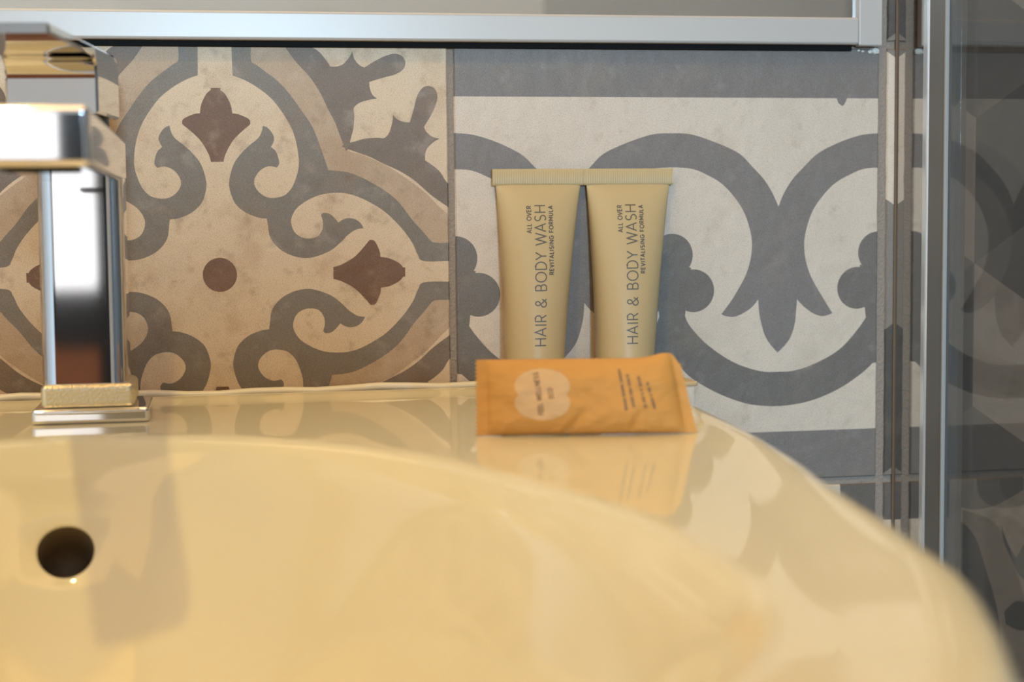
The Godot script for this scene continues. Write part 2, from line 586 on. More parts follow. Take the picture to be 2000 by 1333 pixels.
func make_glyphs() -> void:
	# capital letters, height 1: [advance, strokes]
	glyphs = {
		" ": [0.42, []],
		"A": [0.86, [line([0.02, 0, 0.41, 1, 0.8, 0]), line([0.15, 0.32, 0.67, 0.32])]],
		"B": [0.76, [line([0.1, 0, 0.1, 1, 0.4, 1]) + arc(0.4, 0.755, 0.22, 0.245, 90, -90) + line([0.1, 0.51]), line([0.4, 0.51]) + arc(0.42, 0.255, 0.26, 0.255, 90, -90) + line([0.1, 0])]],
		"C": [0.86, [arc(0.52, 0.5, 0.46, 0.5, 48, 312)]],
		"D": [0.9, [line([0.1, 0, 0.1, 1, 0.36, 1]) + arc(0.36, 0.5, 0.46, 0.5, 90, -90) + line([0.1, 0])]],
		"E": [0.68, [line([0.62, 1, 0.1, 1, 0.1, 0, 0.62, 0]), line([0.1, 0.51, 0.56, 0.51])]],
		"F": [0.64, [line([0.62, 1, 0.1, 1, 0.1, 0]), line([0.1, 0.48, 0.56, 0.48])]],
		"G": [0.9, [arc(0.52, 0.5, 0.46, 0.5, 45, 330) + line([0.9, 0.48, 0.56, 0.48])]],
		"H": [0.86, [line([0.1, 0, 0.1, 1]), line([0.76, 0, 0.76, 1]), line([0.1, 0.51, 0.76, 0.51])]],
		"I": [0.24, [line([0.12, 0, 0.12, 1])]],
		"L": [0.6, [line([0.1, 1, 0.1, 0, 0.56, 0])]],
		"M": [1.0, [line([0.1, 0, 0.1, 1, 0.5, 0.32, 0.9, 1, 0.9, 0])]],
		"N": [0.9, [line([0.1, 0, 0.1, 1, 0.8, 0, 0.8, 1])]],
		"O": [1.06, [arc(0.53, 0.5, 0.47, 0.5, 90, 450)]],
		"R": [0.76, [line([0.1, 0, 0.1, 1, 0.4, 1]) + arc(0.4, 0.73, 0.26, 0.27, 90, -90) + line([0.1, 0.46]), line([0.4, 0.46, 0.7, 0])]],
		"S": [0.72, [arc(0.36, 0.745, 0.25, 0.255, 40, 270) + arc(0.36, 0.245, 0.28, 0.245, 90, -140)]],
		"T": [0.72, [line([0.02, 1, 0.7, 1]), line([0.36, 1, 0.36, 0])]],
		"U": [0.86, [line([0.1, 1, 0.1, 0.36]) + arc(0.43, 0.36, 0.33, 0.36, 180, 360) + line([0.76, 1])]],
		"V": [0.8, [line([0.02, 1, 0.4, 0, 0.78, 1])]],
		"W": [1.22, [line([0.02, 1, 0.32, 0, 0.61, 0.98, 0.9, 0, 1.2, 1])]],
		"Y": [0.76, [line([0.02, 1, 0.38, 0.44, 0.74, 1]), line([0.38, 0.44, 0.38, 0])]],
		"&": [0.9, [line([0.84, 0.0, 0.26, 0.62]) + arc(0.42, 0.8, 0.2, 0.2, 200, -30) + line([0.5, 0.6, 0.22, 0.46]) + arc(0.36, 0.25, 0.29, 0.25, 130, 290) + line([0.66, 0.14, 0.82, 0.42])]],
	}

func text_length(words: String, gap: float) -> float:
	var w := 0.0
	for ch in words:
		w += glyphs[ch][0] + gap
	return w - gap

# writes words on a surface: at(along, across) gives a point, in metres from the start of the base line
func lettering(st: SurfaceTool, words: String, length: float, height: float, gap: float, stroke: float, at) -> void:
	var k := length / text_length(words, gap)
	var x := 0.0
	for ch in words:
		for path in glyphs[ch][1]:
			var fine := []
			for i in path.size() - 1:
				var n := maxi(1, int(ceil((path[i + 1] - path[i]).length() / 0.2)))
				for j in n:
					fine.append(path[i].lerp(path[i + 1], float(j) / n))
			fine.append(path[path.size() - 1])
			var left := []
			var right := []
			for i in fine.size():
				var p := Vector2((x + fine[i].x) * k, fine[i].y * height)
				var q0: Vector2 = fine[maxi(0, i - 1)] * Vector2(k, height)
				var q1: Vector2 = fine[mini(fine.size() - 1, i + 1)] * Vector2(k, height)
				var d := (q1 - q0).normalized()
				var side := Vector2(-d.y, d.x) * stroke / 2
				if i > 0 and i < fine.size() - 1:
					var a: Vector2 = ((fine[i] - fine[i - 1]) * Vector2(k, height)).normalized()
					side /= maxf(0.45, absf(Vector2(-a.y, a.x).dot(Vector2(-d.y, d.x))))
				left.append(at.call(p.x + side.x, p.y + side.y))
				right.append(at.call(p.x - side.x, p.y - side.y))
			for i in fine.size() - 1:
				quad(st, right[i], right[i + 1], left[i + 1], left[i])
		x += glyphs[ch][0] + gap

# ------------------------------------------------------------------ basin
func basin_outline() -> Array:
	# half outline as (distance from the tap's axis, z), back to front
	var half := [Vector2(0, 0.002), Vector2(0.08, 0.002), Vector2(0.16, 0.002), Vector2(0.2, 0.002), Vector2(0.222, 0.005), Vector2(0.234, 0.018), Vector2(0.236, 0.04), Vector2(0.2355, 0.095), Vector2(0.232, 0.163), Vector2(0.2265, 0.227), Vector2(0.221, 0.266), Vector2(0.215, 0.319), Vector2(0.2095, 0.357), Vector2(0.204, 0.388), Vector2(0.194, 0.418), Vector2(0.1845, 0.442), Vector2(0.174, 0.463), Vector2(0.145, 0.503), Vector2(0.1, 0.532), Vector2(0.05, 0.546), Vector2(0, 0.55)]
	var all := PackedVector2Array()
	for p in half:
		all.append(p)
	for i in range(half.size() - 2, 0, -1):
		all.append(Vector2(-half[i].x, half[i].y))
	var out := []
	var n := all.size()
	for i in n:
		for k in 6:
			out.append(all[i].cubic_interpolate(all[(i + 1) % n], all[(i + n - 1) % n], all[(i + 2) % n], k / 6.0))
	return out

const AROUND := 240
const MID := Vector2(0, 0.33)   # where the rays that carry the basin's rings start
var rim_far := []               # per ray: distance to the outer outline
var lip_far := []               # per ray: distance to the lip of the bowl
# bowl profile: (share of the lip distance, depth below the deck)
var bowl := [Vector2(1.06, 0.0), Vector2(1.035, 0.0002), Vector2(1.016, 0.0010), Vector2(1.002, 0.0026), Vector2(0.988, 0.0060), Vector2(0.968, 0.0115), Vector2(0.945, 0.0195), Vector2(0.922, 0.0275), Vector2(0.895, 0.0365), Vector2(0.867, 0.046), Vector2(0.837, 0.0565), Vector2(0.795, 0.07), Vector2(0.745, 0.084), Vector2(0.68, 0.0955), Vector2(0.58, 0.103), Vector2(0.42, 0.108), Vector2(0.12, 0.111)]

func ray_dir(i: float) -> Vector2:
	var a := TAU * i / AROUND       # 0 looks to the back wall
	return Vector2(sin(a), -cos(a))

func measure_basin() -> void:
	var o := basin_outline()
	for i in AROUND:
		var d := ray_dir(i)
		var best := 0.0
		for k in o.size():
			var a: Vector2 = o[k] - MID
			var b: Vector2 = o[(k + 1) % o.size()] - MID
			var e := b - a
			var den := d.cross(e)
			if absf(den) < 1e-9:
				continue
			var t := a.cross(e) / den
			var s := a.cross(d) / den
			if t > 0 and s >= -0.001 and s <= 1.001:
				best = maxf(best, t)
		rim_far.append(best)
		# lip: half ellipses, deep to the back and shallow to the front, about z = 0.372
		var lo := 0.0
		var hi := 0.4
		for it in 40:
			var m := (lo + hi) / 2
			var q: Vector2 = MID + d * m
			var zz := (q.y - 0.372) / (0.247 if q.y < 0.372 else 0.125)
			if pow(absf(q.x) / 0.1525, 2.05) + pow(absf(zz), 2.05) < 1:
				lo = m
			else:
				hi = m
		lip_far.append(lo)

func far_at(list: Array, i: float) -> float:
	var a := int(floor(i))
	return lerpf(list[posmod(a, AROUND)], list[posmod(a + 1, AROUND)], i - a)

# the back of the deck is a level ledge; in front of it the deck dips a little
func ledge(z: float) -> float:
	return 0.0012 * (1.0 - exp(-maxf(0.0, z - 0.188) / 0.055))

func bowl_point(i: float, v: float) -> Vector3:
	var k := clampi(int(floor(v)), 0, bowl.size() - 2)
	var t := v - k
	var b0: Vector2 = bowl[maxi(k - 1, 0)]
	var b3: Vector2 = bowl[mini(k + 2, bowl.size() - 1)]
	var s: Vector2 = bowl[k].cubic_interpolate(bowl[k + 1], b0, b3, t)
	var d := ray_dir(i)
	# the sides of the bowl slope more gently than its back
	var ease := 1.0 + 0.7 * d.x * d.x
	var u := 1.0 - s.x
	if u > 0:
		u = u * ease / (1.0 + (ease - 1.0) * u / 0.88)
	var q := MID + d * far_at(lip_far, i) * (1.0 - u)
	return Vector3(TAP_X + q.x, DECK - s.y - ledge(q.y), q.y)

func build_basin() -> void:
	measure_basin()
	var t := thing("wash_basin", "glossy cream ceramic wash basin with a round overflow hole, under the chrome tap", "basin", Vector3(TAP_X, DECK, 0.0))
	var shift := -t.position
	var st := begin()
	# outside and deck, from under the basin up over the rim to the lip
	var g := []
	var shape := [[0.5, 0, -0.15], [0.62, 0, -0.145], [0.80, 0, -0.125], [0.94, 0, -0.085], [0.99, 0, -0.05], [1.0, -0.0012, -0.02], [1.0, 0.0, -0.009], [1.0, -0.0004, -0.0052], [1.0, -0.0017, -0.0018], [1.0, -0.004, 0.0006], [1.0, -0.0075, 0.0018], [1.0, -0.0115, 0.0019], [1.0, -0.017, 0.0012], [1.0, -0.024, 0.0004], [1.0, -0.03, 0.0]]
	for i in AROUND:
		var d := ray_dir(i)
		var row := []
		for s in shape:
			var wall: float = rim_far[i]
			var q: Vector2 = MID + d * (wall * s[0] + s[1])
			q.y = maxf(q.y, 0.0015)
			row.append(Vector3(TAP_X + q.x, DECK + s[2] - ledge(q.y), q.y) + shift)
		# flat deck between the rim and the lip
		var edge: float = lip_far[i] * bowl[0].x
		for k in range(1, 31):
			var q: Vector2 = MID + d * lerpf(rim_far[i] - 0.03, edge, k / 30.0)
			row.append(Vector3(TAP_X + q.x, DECK - ledge(q.y), q.y) + shift)
		g.append(row)
	sheet(st, g, true, false, true)
	# bowl, with the overflow hole left out of its back
	var rows := 48
	var vmax := float(bowl.size() - 1)
	var i0 := -9
	var i1 := 6
	var j0 := 16
	var j1 := 31
	var vv := func(j: float) -> float: return vmax * j / rows
	for i in AROUND:
		for j in rows:
			var ii := i if i < AROUND / 2 else i - AROUND
			if ii >= i0 and ii < i1 and j >= j0 and j < j1:
				continue
			quad(st, bowl_point(i, vv.call(j)) + shift, bowl_point(i, vv.call(j + 1)) + shift, bowl_point(posmod(i + 1, AROUND), vv.call(j + 1)) + shift, bowl_point(posmod(i + 1, AROUND), vv.call(j)) + shift)
	var ci := HOLE.x
	var cj := HOLE.y
	var mid := bowl_point(ci, vv.call(cj))
	var du := bowl_point(ci + 0.5, vv.call(cj)) - bowl_point(ci - 0.5, vv.call(cj))
	var dv := bowl_point(ci, vv.call(cj + 0.5)) - bowl_point(ci, vv.call(cj - 0.5))
	var rad := 0.0094
	var border := []
	for i in range(i0, i1):
		border.append(Vector2(i, j0))
	for j in range(j0, j1):
		border.append(Vector2(i1, j))
	for i in range(i1, i0, -1):
		border.append(Vector2(i, j1))
	for j in range(j1, j0, -1):
		border.append(Vector2(i0, j))
	var inner := []
	var hole_rim := []
	var outward := dv.cross(du).normalized()
	if outward.z < 0:
		outward = -outward
	for b in border:
		var rel := Vector2((b.x - ci) * du.length(), (b.y - cj) * dv.length()).normalized()
		var edge := Vector2(ci + rel.x * (rad + 0.0009) / du.length(), cj + rel.y * (rad + 0.0009) / dv.length())
		var row := []
		for k in 5:
			var p: Vector2 = b.lerp(edge, k / 4.0)
			row.append(bowl_point(p.x, vv.call(p.y)) + shift)
		var core := Vector2(ci + rel.x * rad / du.length(), cj + rel.y * rad / dv.length())
		var on := bowl_point(core.x, vv.call(core.y)) + shift
		row.append(on - outward * 0.0003)
		row.append(on - outward * 0.0012)
		inner.append(row)
		hole_rim.append(on - outward * 0.0012)
	sheet(st, inner, true, false, true)
	# bottom of the bowl, sloping to where the waste sits
	var low := bowl_point(0, vmax)
	for i in AROUND:
		tri(st, bowl_point(posmod(i + 1, AROUND), vmax) + shift, bowl_point(i, vmax) + shift, Vector3(TAP_X + MID.x, low.y - 0.0005, MID.y) + shift)
	st.generate_normals()
	obj("basin_body", st.commit(), M.ceramic, t)
	# the overflow channel behind the hole
	var ch := begin()
	var rings := []
	for p in hole_rim:
		var row := []
		var centre: Vector3 = mid + shift
		for k in 7:
			var shrink := 1.0 - 0.25 * pow(k / 6.0, 2)
			row.append(centre + (p - centre) * shrink - outward * 0.02 * k / 6.0)
		row.append(centre - outward * 0.022)
		rings.append(row)
	sheet(ch, rings, true, false, true)
	obj("overflow_channel", done(ch), M.overflow, t, "dark round overflow hole")
	# bead of sealant along the wall
	var bead := []
	for k in 30:
		var x := lerpf(-0.2, 0.2, k / 29.0)
		bead.append(Vector3(x, 0.0018 + 0.0005 * sin(k * 1.7) + 0.0004 * sin(k * 0.6), 0.002))
	obj("sealant_bead", tube(bead, 0.0018), M.sealant, t)
	# waste at the bottom of the bowl
	var w := obj("waste_plug", lathe([Vector2(0.0, -0.004), Vector2(0.031, -0.004), Vector2(0.032, 0.0), Vector2(0.03, 0.0025), Vector2(0.02, 0.004), Vector2(0.0, 0.0045)]), M.chrome, t)
	w.position = Vector3(MID.x, low.y - DECK + 0.001, MID.y)

# share of the ray count and row of the hole's centre
const HOLE := Vector2(-0.95, 23.6)

# ------------------------------------------------------------------ tap
func build_tap() -> void:
	var t := thing("basin_tap", "square chrome mixer tap with a bent lever, standing on the basin deck", "tap", Vector3(TAP_X, DECK, 0.06))
	var at := -t.position
	var part := func(called: String, lo: Vector3, hi: Vector3, r: float, m: Material, cells: int, bend) -> MeshInstance3D:
		return obj(called, rbox_mesh(lo + at, hi + at, r, 4, cells, bend), m, t)
	part.call("base_plate", Vector3(-0.1716, DECK, 0.041), Vector3(-0.1284, DECK + 0.0058, 0.082), 0.0016, M.chrome, 1, null)
	# column with a softly bowed front
	var y0 := DECK + 0.0055
	var y1 := 0.0384
	var bow := func(p: Vector3, n: Vector3) -> Array:
		var y := p.y + DECK
		var s := clampf((y - y0) / (y1 - y0), 0, 1)
		var front := clampf((p.z + 0.06 - 0.05) / 0.03, 0, 1)
		var slope := 0.055 * (1.0 - s)
		var q := p
		q.z += front * (0.0012 - 0.055 * (s - 0.5 * s * s) * (y1 - y0))
		var m := n
		if n.z > 0.2:
			m = (n + Vector3(0, slope * n.z, 0)).normalized()
		return [q, m]
	part.call("column", Vector3(-0.1680, y0, 0.042), Vector3(-0.1364, y1 + 0.009, 0.0765), 0.0068, M.chrome, 10, bow)
	part.call("plinth_collar", Vector3(-0.1682, DECK + 0.0056, 0.045), Vector3(-0.1338, DECK + 0.0148, 0.0800), 0.0022, M.scaled, 1, null)
	# the spout narrows a little on its left towards the front
	var taper := func(p: Vector3, n: Vector3) -> Array:
		if p.x < 0.0:
			return [p - Vector3(0.0042 * (1.0 - clampf((p.z + 0.06 - 0.046) / 0.19, 0, 1)), 0, 0), n]
		return [p, n]
	part.call("spout", Vector3(-0.1645, 0.0386, 0.046), Vector3(-0.1362, 0.0557, 0.236), 0.0022, M.chrome, 1, taper)
	obj("spout_outlet", rbox_mesh(Vector3(-0.162, 0.0378, 0.205) + at, Vector3(-0.141, 0.0392, 0.228) + at, 0.0006, 2), M.dark_rubber, t)
	obj("cartridge_neck", lathe([Vector2(0.0, 0.0), Vector2(0.0125, 0.0), Vector2(0.0125, 0.009), Vector2(0.0, 0.009)]), M.dark_metal, t).position = Vector3(-0.153, 0.0556, 0.072) + at
	# lever: a thick bent plate, swung a little to the side
	var prof := PackedVector2Array()   # (z, y) about the pivot
	prof.append_array([Vector2(-0.012, 0.0), Vector2(0.028, 0.0), Vector2(0.028, 0.0125)])
	for k in 9:
		var a := PI + PI / 2 * (-k / 8.0)
		prof.append(Vector2(0.028 + 0.0075, 0.0125) + Vector2(cos(a), sin(a)) * 0.0075)
	prof.append_array([Vector2(0.1008, 0.0202), Vector2(0.1, 0.0236)])
	for k in 7:
		var a := PI / 2 + PI / 2 * (k / 6.0)
		prof.append(Vector2(-0.006, 0.0180) + Vector2(cos(a), sin(a)) * 0.006)
	var lever := obj("lever", extrude(prof, 0.0165, 0.0009), M.chrome, t)
	lever.position = Vector3(-0.1553, 0.0624, 0.07) + at
	lever.rotation.y = deg_to_rad(-7.6)

# a (z, y) outline given thickness along x, with a chamfer
func extrude(p: PackedVector2Array, half: float, chamfer: float) -> ArrayMesh:
	if Geometry2D.is_polygon_clockwise(p):
		p.reverse()
	var n := p.size()
	var st := begin()
	var f := []
	for i in n:
		var u := (p[i] - p[(i + n - 1) % n]).normalized()
		var w := (p[(i + 1) % n] - p[i]).normalized()
		var o := (Vector2(u.y, -u.x) + Vector2(w.y, -w.x)).normalized()
		f.append(p[i] - o * chamfer / maxf(0.5, o.dot(Vector2(u.y, -u.x))))
	var ring := func(list, x: float) -> Array:
		var out := []
		for v in list:
			out.append(Vector3(x, v.y, v.x))
		return out
	var a: Array = ring.call(f, -half)
	var b: Array = ring.call(p, -half + chamfer)
	var c: Array = ring.call(p, half - chamfer)
	var d: Array = ring.call(f, half)
	var smooth_at := func(i: int) -> bool:
		var u := (p[i] - p[(i + n - 1) % n]).normalized()
		var w := (p[(i + 1) % n] - p[i]).normalized()
		return u.dot(w) > 0.85
	for pair in [[a, b], [b, c], [c, d]]:
		for i in n:
			var j := (i + 1) % n
			var q := [pair[0][i], pair[1][i], pair[1][j], pair[0][j]]
			var fn: Vector3 = (q[1] - q[0]).cross(q[3] - q[0]).normalized()
			var mid: Vector2 = (p[i] + p[j]) / 2
			var out_dir := Vector2((p[j] - p[i]).y, -(p[j] - p[i]).x)
			if not Geometry2D.is_point_in_polygon(mid - out_dir.normalized() * 1e-4, p):
				out_dir = -out_dir
			var flat3 := Vector3(0, out_dir.y, out_dir.x).normalized()
			if pair[0] != b:
				flat3 = (flat3 + Vector3(-1 if pair[0] == a else 1, 0, 0)).normalized()
			var ns := []
			for e in [i, j]:
				var nn := flat3
				if pair[0] == b and smooth_at.call(e):
					var o: int = (e + n - 1) % n if e == i else (e + 1) % n
					var seg: Vector2 = p[e] - p[o] if e == i else p[o] - p[e]
					var od := Vector2(seg.y, -seg.x)
					if od.dot(out_dir) < 0:
						od = -od
					nn = (flat3 + Vector3(0, od.y, od.x).normalized()).normalized()
				ns.append(nn)
			var vs := [[q[0], ns[0]], [q[1], ns[0]], [q[2], ns[1]], [q[3], ns[1]]]
			var order := [0, 2, 1, 0, 3, 2] if fn.dot(flat3) > 0 else [0, 1, 2, 0, 2, 3]
			for o in order:
				st.set_normal(vs[o][1])
				st.add_vertex(vs[o][0])
	var idx := Geometry2D.triangulate_polygon(PackedVector2Array(f))
	for side in [-1.0, 1.0]:
		for k in idx.size() / 3:
			var tr := [idx[3 * k], idx[3 * k + 1], idx[3 * k + 2]]
			var v := []
			for e in tr:
				v.append(Vector3(side * half, f[e].y, f[e].x))
			var nrm: Vector3 = (v[1] - v[0]).cross(v[2] - v[0])
			if nrm.x * side > 0:
				v = [v[0], v[2], v[1]]
			for e in v:
				st.set_normal(Vector3(side, 0, 0))
				st.add_vertex(e)
	return st.commit()

# ------------------------------------------------------------------ wash tubes
const TUBE_LOW := 0.0135       # where the tube meets its cap, above the deck
const TUBE_HIGH := 0.0905      # where the crimp starts

const TUBE_LEAN := 0.059       # both tubes lean a little to the right

func tube_section(s: float) -> Vector2:
	var w := 0.0130 + 0.0030 * s + 0.0032 * s * s
	var d := 0.0127 * pow(maxf(0.0, 1 - pow(s, 2.3)), 0.72) + 0.0008
	return Vector2(w, d)

# lean: the top of the tube rests against the wall
func tube_point(a: float, s: float, lift := 0.0) -> Vector3:
	var c := tube_section(s)
	var e := 2.0 / (2.0 + 0.6 * s)
	var x := signf(cos(a)) * pow(absf(cos(a)), e) * (c.x + lift * absf(cos(a)))
	var z := signf(sin(a)) * pow(absf(sin(a)), e) * (c.y + lift)
	var y := lerpf(TUBE_LOW, TUBE_HIGH, s)
	return Vector3(x + y * TUBE_LEAN, y, z + lerpf(0.0, -0.0112, s))

func make_tube(label: String, at: Vector3, turn: float) -> Node3D:
	var t := thing("body_wash_tube", label, "toiletry tube", at, turn, "wash tubes standing against the tiles")
	var st := begin()
	var g := []
	for k in 64:
		var row := []
		for j in 41:
			row.append(tube_point(TAU * k / 64, pow(j / 40.0, 0.8)))
		g.append(row)
	sheet(st, g, true, false, true)
	st.generate_normals()
	obj("tube_body", st.commit(), M.tube, t)
	# crimp: a flat strip with fine upright ribs
	var cr := begin()
	var zz := -0.0112
	for side in [1.0, -1.0]:
		var grid := []
		for k in 121:
			var x := TUBE_HIGH * TUBE_LEAN + lerpf(-0.0207, 0.0207, k / 120.0)
			var row := []
			for y in [TUBE_HIGH - 0.0003, TUBE_HIGH + 0.0002, TUBE_HIGH + 0.0007, TUBE_HIGH + 0.0066, TUBE_HIGH + 0.007]:
				var rib := 0.0 if y < TUBE_HIGH + 0.0005 or y > TUBE_HIGH + 0.0068 else 0.00016 * (0.5 + 0.5 * cos(k * PI * 0.667))
				var edge := 0.00055 if y > TUBE_HIGH + 0.0068 or y < TUBE_HIGH else 0.00085
				row.append(Vector3(x, y, zz + side * (edge + rib)))
			grid.append(row)
		sheet(cr, grid, false, false, side < 0)
	var mx := TUBE_HIGH * TUBE_LEAN
	for y in [[TUBE_HIGH + 0.007, 1.0]]:
		quad(cr, Vector3(mx - 0.0207, y[0], zz + 0.00055), Vector3(mx + 0.0207, y[0], zz + 0.00055), Vector3(mx + 0.0207, y[0], zz - 0.00055), Vector3(mx - 0.0207, y[0], zz - 0.00055))
	for x in [mx - 0.0207, mx + 0.0207]:
		var a := Vector3(x, TUBE_HIGH, zz + 0.0009)
		var b := Vector3(x, TUBE_HIGH, zz - 0.0009)
		var up := Vector3(0, 0.007, 0)
		if x > mx:
			quad(cr, a, b, b + up, a + up)
		else:
			quad(cr, b, a, a + up, b + up)
	obj("crimp", done(cr), M.tube, t)
	obj("cap", lathe([Vector2(0.0, 0.0), Vector2(0.0128, 0.0), Vector2(0.0133, 0.0006), Vector2(0.0133, 0.0125), Vector2(0.0125, 0.0134), Vector2(0.0, 0.0136)]), M.tube_cap, t)
	# print, reading from the bottom up
	var letters := begin()
	for l in [["HAIR & BODY WASH", -0.0003, 0.0205, 0.0612, 0.0048, 0.13, 0.0005], ["ALL OVER", -0.0067, 0.0693, 0.0119, 0.0019, 0.22, 0.0004], ["REVITALISING FORMULA", 0.0030, 0.0512, 0.0300, 0.0018, 0.24, 0.0004]]:
		lettering(letters, l[0], l[3], l[4], l[5], l[6], on_tube(l[1], l[2]))
	obj("lettering", done(letters), M.tube_ink, t)
	return t

# where a point of the print lies: the text runs up the tube, its letters' tops point to the left
func on_tube(x0: float, y0: float):
	return func(along: float, across: float) -> Vector3:
		var s := clampf((y0 + along - TUBE_LOW) / (TUBE_HIGH - TUBE_LOW), 0.0, 1.0)
		var x := x0 + 0.0024 - across
		var a := acos(clampf(signf(x) * pow(absf(x) / tube_section(s).x, (2.0 + 0.6 * s) / 2.0), -1, 1))
		return tube_point(a, s, 0.00012)

# ------------------------------------------------------------------ kraft soap packet
var soap_noise := FastNoiseLite.new()

func soap_point(u: float, v: float, side: float, lift := 0.0) -> Vector3:
	var bottom := Vector2(lerpf(-0.0376, 0.0392, u), 0.0004)
	var tx := lerpf(-0.0376, 0.0338, u)
	var top := Vector2(tx, 0.0266 + 0.0016 * exp(-pow((tx - 0.0285) / 0.0055, 2)) - 0.0035 * smoothstep(0.0305, 0.0345, tx))
	var q := bottom.lerp(top, v)
	var eu := absf(2 * u - 1)
	var ev := absf(2 * v - 1)
	var thick := 0.0066 * pow(1 - pow(minf(1, eu / 0.9), 4.0), 0.55) * pow(1 - pow(ev, 3.2), 0.62) + 0.00025
	var n := soap_noise.get_noise_2d(q.x * 1000 * 1.0, q.y * 1000 * 1.6 + side * 300)
	var ridge := absf(soap_noise.get_noise_2d(q.x * 800 + 400, q.y * 500 + side * 90))
	var wrinkle := 0.0009 * n + 0.0016 * (0.25 - ridge) * smoothstep(0.5, 0.05, v)
	# the folds where the paper tucks under the bar
	wrinkle -= 0.0014 * exp(-pow((q.x + 0.0085 - q.y * 0.9) / 0.0016, 2)) * smoothstep(0.011, 0.002, q.y)
	wrinkle -= 0.0012 * exp(-pow((q.x - 0.0145 - q.y * 0.5) / 0.0015, 2)) * smoothstep(0.012, 0.002, q.y)
	wrinkle *= minf(1.0, (1 - eu) * 9.0) * minf(1.0, (1 - ev) * 6.0)
	return Vector3(q.x, q.y, side * (thick + wrinkle + lift) - q.y * 0.12)

func build_soap() -> void:
	soap_noise.seed = 12
	soap_noise.frequency = 0.055
	soap_noise.fractal_octaves = 3
	var t := thing("soap_packet", "orange-brown kraft paper soap packet with a pale scalloped label, standing in front of the tubes", "soap packet", Vector3(0.0228, DECK, 0.1595), deg_to_rad(-9.0))
	var st := begin()
	var nu := 110
	var nv := 72
	for side in [1.0, -1.0]:
		var g := []
		for i in nu + 1:
			var row := []
			for j in nv + 1:
				var p := soap_point(float(i) / nu, float(j) / nv, side)
				if i == 0 or i == nu:
					p.x += (0.00045 if j % 4 < 2 else -0.0002) * (-1.0 if i == 0 else 1.0)
				row.append(p)
			g.append(row)
		sheet(st, g, false, false, side < 0)
	obj("paper_wrapper", done(st), M.kraft, t)
	var on := func(x: float, y: float, lift: float) -> Vector3:
		var v := clampf(y / 0.0266, 0, 1)
		return soap_point((x - -0.0376) / lerpf(0.0768, 0.0714, v), v, 1.0, lift)
	# pale label of two overlapping rounds
	var lab := begin()
	var rim := []
	for k in 96:
		var d := Vector2(cos(TAU * k / 96), sin(TAU * k / 96))
		var far := 0.0
		for c in [Vector2(0.0, 0.0030), Vector2(0.0, -0.0030)]:
			for step in 60:
				var q: Vector2 = d * (0.011 * step / 59.0) - c
				if pow(q.x / 0.0097, 2) + pow(q.y / 0.0060, 2) < 1:
					far = maxf(far, 0.011 * step / 59.0)
		rim.append(d * far)
	var g2 := []
	for k in rim.size():
		var row := []
		for j in 15:
			var q: Vector2 = rim[k] * maxf(j / 14.0, 0.01)
			row.append(on.call(-0.0150 + q.x, 0.0148 + q.y, 0.00008))
		g2.append(row)
	sheet(lab, g2, true, false, true)
	obj("paper_label", done(lab), M.label_pink, t, "pale pink scalloped label")
	var ink := begin()
	lettering(ink, "FEEL WELLNESS", 0.0146, 0.0016, 0.16, 0.00034, func(a, c): return on.call(-0.0154 - a * 0.12 + 0.0008 - c, 0.0078 + a, 0.00016))
	lettering(ink, "ECO", 0.0034, 0.0015, 0.16, 0.00034, func(a, c): return on.call(-0.0112 - a * 0.12 - c, 0.0136 + a, 0.00016))
	obj("lettering", done(ink), M.print_brown, t)
	# four lines of print too small to read
	var small := begin()
	var rng := RandomNumberGenerator.new()
	rng.seed = 4
	for l in [[0.0118, 0.0232, 0.0140, 0.0091], [0.0146, 0.0214, 0.0166, 0.0099], [0.0183, 0.0208, 0.0209, 0.0089], [0.0214, 0.0185, 0.0239, 0.0093]]:
		var a := Vector2(l[0], l[1])
		var b := Vector2(l[2], l[3])
		var d := (b - a).normalized()
		var side := Vector2(-d.y, d.x)
		var x := 0.0
		while x < a.distance_to(b):
			var w := rng.randf_range(0.0003, 0.0006)
			var h := rng.randf_range(0.0009, 0.0012)
			var p := a + d * x
			var q := p + d * w * 0.7
			quad(small, on.call(p.x - side.x * h / 2, p.y - side.y * h / 2, 0.0001), on.call(q.x - side.x * h / 2, q.y - side.y * h / 2, 0.0001), on.call(q.x + side.x * h / 2, q.y + side.y * h / 2, 0.0001), on.call(p.x + side.x * h / 2, p.y + side.y * h / 2, 0.0001))
			x += w * (1.0 if rng.randf() > 0.12 else 2.2)
	var sm := obj("small_print", done(small), M.print_brown, t)
	sm.set_meta("kind", "stuff")

func build_clear_box() -> void:
	var t := thing("clear_box", "small clear plastic box with a cream lid, mostly hidden behind the kraft soap packet", "plastic box", Vector3(0.058, DECK, 0.092))
	obj("box_body", rbox_mesh(Vector3(-0.023, 0.0002, -0.009), Vector3(0.0232, 0.0098, 0.009), 0.001, 2), M.clear, t)
	obj("lid", rbox_mesh(Vector3(-0.0235, 0.0095, -0.0095), Vector3(0.0240, 0.0115, 0.0095), 0.0008, 2), M.tube, t)

